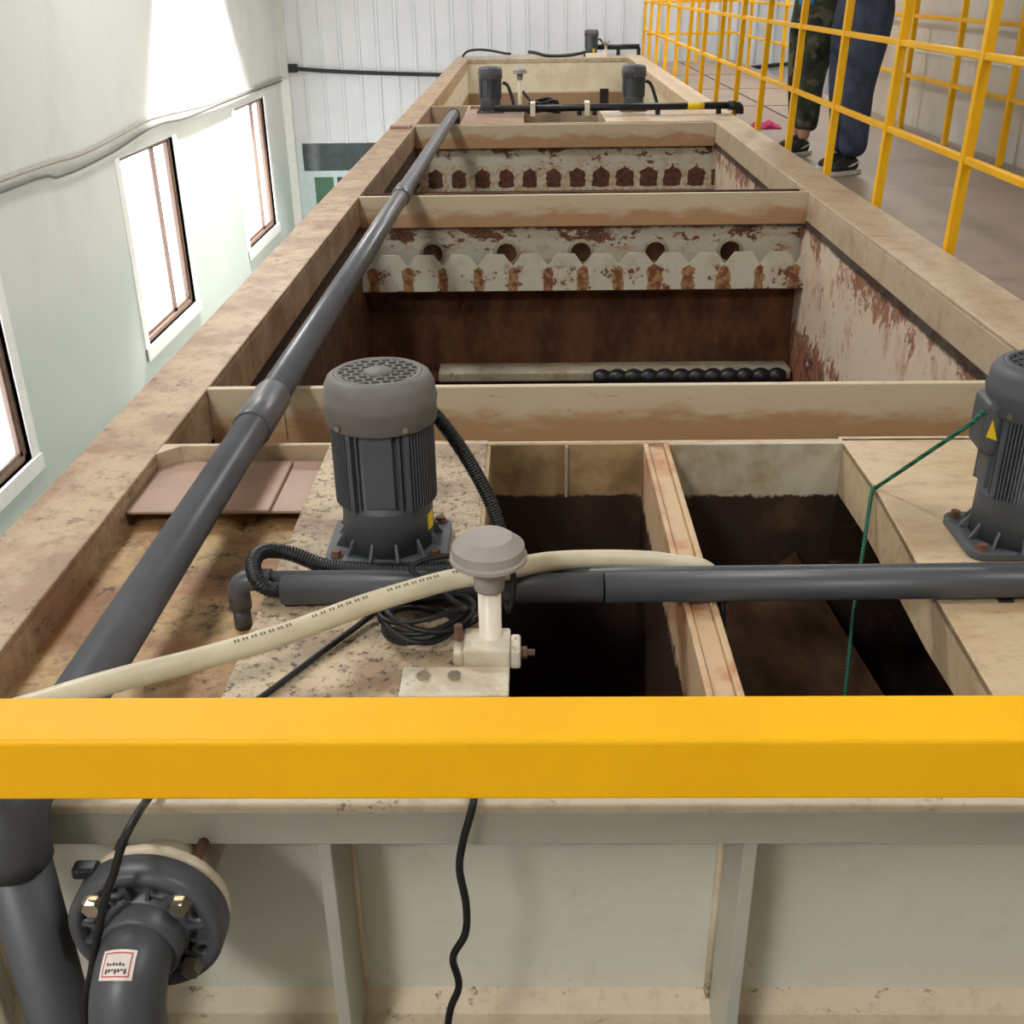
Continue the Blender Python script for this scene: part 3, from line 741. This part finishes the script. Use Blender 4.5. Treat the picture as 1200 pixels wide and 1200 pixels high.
# green rope
rp = [(.793,1.775,.268),(.782,1.79,.240),(.712,2.024,.005),(.703,2.02,-.006),(.682,1.96,-.11),(.660,1.90,-.2),(.64,1.82,-.35),(.64,1.78,-.6)]
tag(MB().tube(spline([rp[0],rp[1]],6)[:-1] + [Vector(rp[1]).lerp(Vector(rp[2]), i/10) for i in range(10)] + spline(rp[2:], 6), .0042, 10).build('rope', M['rope']), 'thin green rope from the right motor over the deck edge into the chamber', 'rope')

# ------------------------------------------------------------------ drain elbow with bolted flange, low left
fc = Vector((-.490, .985, -.118)); fl = thing('drain_elbow', 'dark grey bolted flange with elbow turned down on the tank front, lower left', 'pipe', tuple(fc))
R = .0975
m = MB().lathe([(.045,-.012),(.056,-.012),(.056,.0),(R-.018,.0),(R-.018,-.012),(R-.004,-.012),(R,-.006),(R,.026),(.045,.026)], tuple(fc), 56, 'Y', True, False)
for k in range(16):
    a = 2*PI*k/16+.2; Rm = Matrix.Translation(fc) @ Matrix.Rotation(a, 4, 'Y')
    wdt = .004 if k % 2 else .0025
    m.box(.052, R-.014, -.011, .001, -wdt, wdt, Rm)
for k in range(8):
    a = 2*PI*k/8+PI/8; q = fc + Vector((.076*math.cos(a), 0, .076*math.sin(a)))
    m.lathe([(.008,.0),(.015,.0),(.015,-.010),(.008,-.010),(.008,0)], tuple(q), 20, 'Y', True, False)
m.build('flange', M['pvc_dark'], fl)
m = MB().lathe([(.045,.029),(R-.003,.029),(R-.003,.046),(.058,.055),(.058,.215),(.045,.215),(.045,.029)], tuple(fc), 48, 'Y', True, False); m.build('backing_flange', M['rim'], fl)
for k in range(4):
    a = PI/4+PI/2*k; q = fc + Vector((.076*math.cos(a), -.013, .076*math.sin(a)))
    m = MB().lathe([(.0155,.002),(.0155,-.001),(.0115,-.001),(.0115,-.013),(.0,-.013)], tuple(q), 6, 'Y', False); m.build('bolt', M['steel'], fl)
    MB().lathe([(.007,0),(.007,.11)], tuple(q), 10, 'Y').build('bolt_shank', M['rust_bolt'], fl)
el = elbow((fc.x, .885, fc.z), (0,1,0), (0,0,-1), .062, 0, 16)
el = [Vector((fc.x, .978, fc.z))] + [Vector(p) for p in el] + [Vector((fc.x-.004, .885, -.24)), Vector((fc.x-.03,.885,-1.2))]
MB().tube(el, .0445, 36).build('elbow', M['pvc_dark'], fl)
MB().lathe([(.0525,.0),(.0525,-.032),(.049,-.034),(.044,-.034)], (fc.x,.978,fc.z), 40, 'Y', True, False).build('elbow_socket', M['pvc_dark'], fl)
# price sticker wrapped on the bend
def onbend(u, t, dr):
    """u: across (rad from top/front), t: along the bend 0..1"""
    th = PI/2*t; o = Vector((fc.x, .885+.062, fc.z-.062)); cdir = Vector((0,-math.sin(th),math.cos(th)))
    c = o + cdir*.062
    return c + (Vector((1,0,0))*math.sin(u) + cdir*math.cos(u))*(.0445+dr)
def patch(name, u0, u1, t0, t1, dr, mat, par, hollow=None):
    N = 8; m = MB(); vs = []; fs = []
    for i in range(N+1):
        for j in range(N+1): vs.append(onbend(u0+(u1-u0)*i/N, t0+(t1-t0)*j/N, dr))
    for i in range(N):
        for j in range(N): fs.append((i*(N+1)+j, i*(N+1)+j+1, (i+1)*(N+1)+j+1, (i+1)*(N+1)+j))
    m.add(vs, fs); o = m.build(name, mat, par)
    so = o.modifiers.new('thick', 'SOLIDIFY'); so.thickness = .0006; so.offset = 1; return o
LU0, LU1, LT0, LT1 = -.55, .38, .20, .41
lab = patch('paper_label', LU0, LU1, LT0, LT1, .0006, M['paper'], fl)
rb = MB()
def strip(u0,u1,t0,t1,dr,mm):
    vs = []; N = 6
    for i in range(N+1):
        for j in (0,1): vs.append(onbend(u0+(u1-u0)*i/N, (t0,t1)[j], dr))
    mm.add(vs, [(2*i,2*i+1,2*i+3,2*i+2) for i in range(N)])
def LU(a): return LU0+(LU1-LU0)*a
def LT(a): return LT0+(LT1-LT0)*a
for a in [(.1,.9,.1,.14),(.1,.9,.86,.9)] + [(u,u+.03,.1+.8*i/8,.1+.8*(i+1)/8) for u in (.1,.87) for i in range(8)]: strip(LU(a[0]),LU(a[1]),LT(a[2]),LT(a[3]), .0016, rb)
rb.build('label_border', M['redline'], lab)
ik = MB()
for i in range(6): strip(LU(.22+i*.09), LU(.28+i*.09), LT(.44+.03*(i % 2)), LT(.54), .0017, ik)
for i in range(7): strip(LU(.2+i*.09), LU(.265+i*.09), LT(.64), LT(.80-.05*(i % 3)), .0017, ik)
ik.build('label_marks', M['ink'], lab)
# valve tab beside the flange
tag(MB().box(-.580, -.548, 1.0, 1.02, -.055, -.038).build('plastic_tab', M['black_plastic'], None, .004), 'small black plastic tab behind the upper left of the bolted flange', 'tab')

# ------------------------------------------------------------------ front guard rail (photographer's side)
fr = thing('guard_rail', 'thick yellow square guard rail across the foreground', 'guard rail', (0,.6,-.62))
MB().box(-1.1, 1.3, .5745, .626, .4465, .4975).build('top_rail', M['yellow'], fr, .0035, 3)
for px in (-1.0, 1.2): MB().box(px-.023, px+.023, .5755, .621, -.62, .449).build('post', M['yellow'], fr, .004)
struct(MB().box(-2.2, 2.2, -2.5, .68, -.72, -.62), 'floor_platform', M['walk'])

# ------------------------------------------------------------------ walkway with its rails
struct(MB().box(1.607, 3.04, -1.0, 17.3, -.24, -.121), 'floor_walkway', M['walk'])
seams = MB()
for yy in (10.8, 12.6, 14.6): seams.box(1.61, 3.0, yy, yy+.02, -.121, -.119)
seams.box(2.20, 2.22, 9.6, 17.2, -.121, -.1188)
struct(seams, 'trim_3', M['dark'])
LEAN = .03
def lean(p, base): return (p[0]+LEAN*(p[2]), p[1], p[2])
def post(par, x, y, h, s=.019, ln=LEAN, mat='yellow2'):
    m = MB().box(x-s, x+s, y-s, y+s, -.12, h); m.v = [(a+ln*c, b, c) for a,b,c in m.v]; return m.build('post', M[mat], par, .003)
def hrail(par, x0, y0, x1, y1, z, s=.0135, ln=LEAN):
    d = Vector((x1-x0, y1-y0, 0)).normalized(); nrm = Vector((-d.y, d.x, 0))
    vs = []
    for (x, y) in ((x0,y0),(x1,y1)):
        for b in (-s, s):
            for a in (-s, s): vs.append(Vector((x+ln*z, y, z+b)) + nrm*a)
    return MB().add(vs, [(0,1,3,2),(4,6,7,5),(0,4,5,1),(2,3,7,6),(0,2,6,4),(1,5,7,3)]).build('rail', M['yellow2'], par, .004)
r1 = thing('guard_rail', 'near yellow walkway railing standing along the right flange of the tank', 'guard rail', (1.63, 8, -.12))
for yy in (1.35, 2.30, 3.26, 4.235, 5.205, 6.14, 7.12, 8.12, 9.1, 10.05, 11.0, 12.0, 13.0, 14.0, 15.0, 15.9, 16.75): post(r1, 1.632, yy, 1.1)
for z in (.33, .69, 1.09): hrail(r1, 1.632, 1.3, 1.632, 16.78, z)
r2 = thing('guard_rail', 'far yellow railing along the walkway in front of the white storage tank', 'guard rail', (2.93, 8, -.12))
for yy in (5.0, 6.0, 7.02, 8.0, 9.0, 10.0, 11.0, 12.4, 13.5, 15.6, 17.25): post(r2, 2.93, yy, 1.1, ln=0)
for z in (.27, .685, 1.09): hrail(r2, 2.93, 4.5, 2.93, 17.25, z, .014, 0)
r3 = thing('guard_rail', 'short yellow railing closing the far end of the walkway', 'guard rail', (2.3, 16.75, -.12))
post(r3, 2.40, 16.75, 1.1, ln=0)
for z in (.27, .685, 1.09): hrail(r3, 1.68, 16.75, 2.90, 16.75, z, .016, 0)
# storage tank right of the walkway
st = thing('storage_tank', 'tall white storage tank behind the far railing on the right', 'tank', (4.2, 8.2, GZ))
MB().box(3.05, 5.5, 6.50, 10.3, GZ, 2.6).build('shell', M['storage'], st, .05, 4)
for z in (.22, .42): MB().box(3.037, 3.055, 6.54, 10.26, z, z+.012).build('seam', M['storage'], st)
MB().box(3.03, 3.12, 6.42, 6.52, GZ, 2.6).build('corner_post', M['storage'], st, .01)
st2 = tag(MB().box(3.3, 5.5, 2.0, 6.2, GZ, 2.4).build('storage_tank', M['storage'], None, .05), 'second white tank, at the right edge of the photo past the corner post', 'tank')
# magenta cloth on the walkway
vs = []; fs = []; N = 14
for i in range(N+1):
    for j in range(N+1):
        a, b = i/N*2-1, j/N*2-1; e_ = max(0, 1-a*a)*max(0, 1-b*b)
        vs.append((1.90+.12*a*(1-.15*b*b), 9.15+.13*b, -.116+.055*e_**.5*(.55+.45*math.sin(5*a+3*b)*math.cos(4*b-2*a))))
for i in range(N):
    for j in range(N): q = i*(N+1)+j; fs.append((q, q+N+1, q+N+2, q+1))
o = MB().add(vs, fs, True).build('cloth', M['magenta']); tag(o, 'crumpled magenta cloth on the walkway floor by the railing', 'cloth')
so = o.modifiers.new('thick', 'SOLIDIFY'); so.thickness = .004; so.offset = -1 if False else 1

# ------------------------------------------------------------------ second row conduit, coil, cables
c2 = thing('conduit_pipe', 'black conduit pipe in front of the second row of motors, elbow at the right flange', 'pipe', (.6, 9.08, 0))
MB().tube([(-.27,9.07,.055),(1.60,9.03,.062)], .027, 20).build('pipe_run', M['black_plastic'], c2)
el = elbow((1.66,9.03,.062), (-1,0,0), (0,0,-1), .035, 0)
MB().tube([Vector((1.57,9.03,.062))] + [Vector(p) for p in el] + [Vector((1.66,9.03,-.0))], .034, 20).build('elbow', M['black_plastic'], c2)
for x_ in (.40, .52, 1.02, 1.50): MB().box(x_-.018, x_+.018, 9.04, 9.08, .0, .05).build('pipe_leg', M['black_plastic'], c2)
for x_ in (.03, .46): MB().box(x_-.02, x_+.02, 9.0, 9.16, .0, .10).build('pipe_clip', M['white_pipe'], c2, .004)
MB().tube([(1.25,9.038,.061),(1.38,9.035,.061)], .0278, 20).build('sticker', M['sticker'], c2, label='yellow band')
lp = []
for k in range(5):
    rx = .13+random.uniform(-.02,.02)
    for i in range(20):
        a = 2*PI*i/20; lp.append((.12+rx*math.cos(a), 9.25+.11*math.sin(a), .02+.018*k+.01*math.sin(3*a+k)))
tag(MB().tube(spline([(-.05,9.35,.16),(.0,9.33,.10),(.05,9.3,.08)]+lp, 3), .011, 8).build('coiled_cable', M['cable']), 'black cable coil on the deck between the motors of the second row', 'cable')
for nm, mx, my, lab_ in (('a', -.314, 9.36, 'short black hose beside the left motor of the second row'), ('b', .849, 9.36, 'short black hose beside the right motor of the second row'), ('c', .889, 16.6, 'short black hose beside the farthest motor')):
    tag(MB().tube(spline([(mx+.10,my+.04,.22),(mx+.14,my+.04,.20),(mx+.18,my+.0,.10),(mx+.20,my-.06,.015)], 8), .014, 10).build('motor_hose', M['black_plastic']), lab_, 'hose', None)
c3 = thing('conduit_pipe', 'black conduit pipe on the far end of the tank right of the last motor', 'pipe', (1.3, 16.75, 0))
MB().tube([(.98,16.72,.11),(1.58,16.72,.11)], .035, 16).build('pipe_run', M['black_plastic'], c3)
for x_ in (1.28, 1.57): MB().box(x_-.025, x_+.025, 16.69, 16.75, .0, .10).build('pipe_leg', M['black_plastic'], c3)
tag(MB().tube(spline([(.80,16.5,.06),(.62,16.45,.03),(.45,16.42,.02),(.25,16.42,.025),(.10,16.45,.06),(.0,16.5,.07)], 8), .022, 8).build('floor_cable', M['cable']), 'black cable curving from the farthest motor along the tank end', 'cable')
tag(MB().tube(spline([(-.94,16.5,.02),(-.86,16.5,.09),(-.7,16.5,.11),(-.5,16.5,.09),(-.35,16.5,.06),(-.25,16.5,.05)], 8), .016, 8).build('floor_cable', M['cable']), 'black cable lying on the far left corner of the tank end', 'cable')

# ------------------------------------------------------------------ people
def skin(name, verts, edges, radii, mat, parent, sub=2, root=0):
    me = bpy.data.meshes.new(name); me.from_pydata(verts, edges, []); ob = bpy.data.objects.new(name, me); COL.objects.link(ob)
    ob.parent = parent; me.materials.append(mat)
    sk = ob.modifiers.new('skin', 'SKIN'); sk.use_smooth_shade = True
    dat = me.skin_vertices[0].data if me.skin_vertices else None
    for i, r in enumerate(radii):
        dat[i].radius = (r, r) if not isinstance(r, tuple) else r
        dat[i].use_root = (i == root)
    s = ob.modifiers.new('sub', 'SUBSURF'); s.levels = sub; s.render_levels = sub
    return ob
def chain(*ns): return list(zip(ns, ns[1:]))
def person(label, loc, rot, trouser, shirt, feet, ankle_skin, hem=.93, bulk=1.):
    t = thing('person', label, 'person', loc); t.rotation_euler = (0,0,rot)
    # local frame: facing -Y, left = +X
    (lx, ly), (rx, ry) = feet
    V = [(0,0,.92),(0,-.005,1.10),(0,0,1.30),(0,.01,1.43),(0,0,1.50),(0,-.015,1.62),(0,-.01,1.70),
         (.10,0,.86),(lx*.9,ly*.5-.03,.48),(lx,ly,.09),
         (-.10,0,.86),(rx*.9,ry*.5-.03,.48),(rx,ry,.09),
         (.18,.01,1.40),(.25,.04,1.15),(.15,-.18,1.16),(-.18,.01,1.40),(-.25,.04,1.15),(-.15,-.18,1.16),
         (.105,-.235,1.165),(-.105,-.235,1.165)]
    Eg = chain(0,1,2,3,4,5,6) + chain(0,7,8,9) + chain(0,10,11,12) + chain(3,13,14,15,19) + chain(3,16,17,18,20)
    Rd = [.10,(.13,.10),(.145,.11),.09,.052,(.075,.09),.06, .085,.056,.040,.085,.056,.040,.055,.042,.031,.055,.042,.031,(.036,.018),(.036,.018)]
    body = skin('body', V, Eg, Rd, M['skin'], t)
    # fingers and thumb
    for s in (1,-1):
        for k, ln in enumerate((.07,.08,.075,.058)):
            b = (s*.085, -.25+.004*k, 1.145+.016*k)
            skin('finger', [b, (b[0]-s*ln*.5, b[1]-.018, b[2]), (b[0]-s*ln*.9, b[1]-.006, b[2]-.004)], chain(0,1,2), [.0095,.0085,.007], M['skin'], body, 1)
        skin('thumb', [(s*.115,-.235,1.185),(s*.095,-.25,1.215),(s*.075,-.262,1.225)], chain(0,1,2), [.012,.0105,.008], M['skin'], body, 1)
    # face
    for s in (1,-1):
        MB().lathe([(.0,-.012),(.008,-.008),(.011,0),(.008,.008),(.0,.012)], (s*.030, -.105, 1.625), 12, 'Y').build('eye', M['shoe'], None).parent = body
        MB().lathe([(.0,-.01),(.02,-.008),(.028,0),(.02,.008),(0,.01)], (s*.082, .0, 1.61), 12, 'X').build('ear', M['skin'], None).parent = body
    skin('nose', [(0,-.095,1.635),(0,-.118,1.60)], [(0,1)], [.010,.014], M['skin'], body, 1)
    MB().box(-.024, .024, -.107, -.095, 1.563, 1.570).build('mouth', M['magenta'], None).parent = body
    skin('hair', [(0,.012,1.66),(0,.0,1.705),(0,.06,1.62)], [(0,1),(0,2)], [(.088,.095),(.07,.08),.06], M['hair'], t, 2)
    # trousers
    TV = [(0,0,.93),(0,0,1.10),(.09,0,.84),(lx*.9,ly*.5-.03,.50),(lx*.98,ly*.85,.22),(lx,ly,ankle_skin),(-.09,0,.84),(rx*.9,ry*.5-.03,.50),(rx*.98,ry*.85,.22),(rx,ry,ankle_skin)]
    skin('trousers', TV, chain(0,1)+chain(0,2,3,4,5)+chain(0,6,7,8,9), [.135*bulk,(.15,.12),.105*bulk,.082*bulk,.073*bulk,.078*bulk,.105*bulk,.082*bulk,.073*bulk,.078*bulk], M[trouser], t)
    SV = [(0,0,hem),(0,-.005,1.12),(0,0,1.30),(0,.01,1.42),(.19,.01,1.40),(.245,.02,1.18),(-.19,.01,1.40),(-.245,.02,1.18)]
    skin('shirt', SV, chain(0,1,2,3)+chain(3,4,5)+chain(3,6,7), [(.18,.155),(.165,.135),(.165,.13),.10,.07,.062,.07,.062], M[shirt], t)
    for (fx, fy) in feet:
        e_ = bpy.data.objects.new('shoe', None)
        sh = skin('shoe', [(fx,fy+.055,.055),(fx,fy-.02,.06),(fx,fy-.11,.045),(fx,fy-.17,.038)], chain(0,1,2,3), [(.045,.05),(.045,.055),(.048,.036),(.04,.028)], M['shoe'], t, 2)
        poly = []
        for k in range(24):
            a = 2*PI*k/24; yy = .145*math.sin(a); xx = (.046+.008*(-math.sin(a)))*math.cos(a); poly.append((fx+xx, fy-.055+yy))
        so_ = MB().prism(poly, 2, .0, .028).build('sole', M['sole'], None, .005); so_.parent = sh
        st_ = MB()
        for s in (1,-1): st_.add([(fx+s*.049,fy-.06,.05),(fx+s*.049,fy-.02,.055),(fx+s*.047,fy+.05,.085),(fx+s*.049,fy-.02,.068)], [(0,1,2,3)])
        q = st_.build('shoe_stripe', M['sole'], None); q.parent = sh; q.modifiers.new('thick', 'SOLIDIFY').thickness = .004
    return t
person('person in blue jeans and black sneakers with white soles behind the railing', (1.945, 6.90, -.12), math.radians(-62), 'jeans', 'shirt_dark', ((.09,-.05),(-.10,.05)), .085, .95, 1.18)
person('person in dark camouflage trousers and blue shirt behind the one in jeans', (1.885, 7.75, -.12), math.radians(-58), 'camo', 'shirt_blue', ((.10,-.12),(-.10,.04)), .15, .808, 1.12)

GR = {'pump_motor':'pump motors standing on the tank', 'level_switch':'level switches on white pipes', 'motor_hose':'short hoses of the far motors',
      'hanging_cable':'cables hanging over the tank front', 'wall_wire':'wires along the left wall', 'cover_sheet':'sheets lying in the left trough',
      'conduit_pipe':'conduits crossing the tank', 'coiled_cable':'cable coils on the decks', 'floor_cable':'cables on the far tank end', 'person':'people behind the railing'}
for o in bpy.data.objects:
    if o.parent is None and 'label' in o and o.name.split('.')[0] in GR: o['group'] = GR[o.name.split('.')[0]]
for o in bpy.data.objects:
    if o.parent is None and o.name.startswith('guard_rail') and 'foreground' not in o['label']: o['group'] = 'walkway railings'
# ------------------------------------------------------------------ light
wd = bpy.data.worlds.new('World'); scn.world = wd; wd.use_nodes = True
bg = wd.node_tree.nodes['Background']; bg.inputs[0].default_value = (.95,.98,1,1); bg.inputs[1].default_value = 6.0
def area(name, loc, rot, sx, sy, power, col=(1,1,1), spread=180):
    l = bpy.data.lights.new(name, 'AREA'); l.shape = 'RECTANGLE'; l.size = sx; l.size_y = sy; l.energy = power; l.color = col
    l.spread = math.radians(spread)
    o = bpy.data.objects.new(name, l); COL.objects.link(o); o.location = loc; o.rotation_euler = rot; return o
def spot(name, loc, tgt, power, ang, blend, r, col=(1,1,1)):
    l = bpy.data.lights.new(name, 'SPOT'); l.energy = power; l.spot_size = math.radians(ang); l.spot_blend = blend; l.shadow_soft_size = r; l.color = col
    o = bpy.data.objects.new(name, l); COL.objects.link(o); o.location = loc
    o.rotation_euler = (Vector(tgt)-Vector(loc)).to_track_quat('-Z','Y').to_euler(); return o
for a, b in wins:
    p = area('window_portal', (WX-.3, (a+b)/2, (WZ0+WZ1)/2), (0,-PI/2,0), WZ1-WZ0, b-a, 1); p.data.cycles.is_portal = True
spot('wall_lamp', (-3.4, 14.1, 2.85), (-3.4, 14.1, -2), 4200, 78, .3, .12, (1,.985,.96))
for k, (lx, ly, pw) in enumerate(((-2.2,-2.8,225),(-2.4,4.5,150),(-2.4,10.5,150),(2.6,1.0,70),(3.2,12.0,190),(1.2,16.6,120))):
    area('ceiling_lamp', (lx, ly, 3.9), (0,0,0), 1.0, 1.0, pw, (1,.985,.965))
scn.view_settings.view_transform = 'Standard'; scn.view_settings.look = 'None'; scn.view_settings.gamma = 1; scn.view_settings.exposure = 0
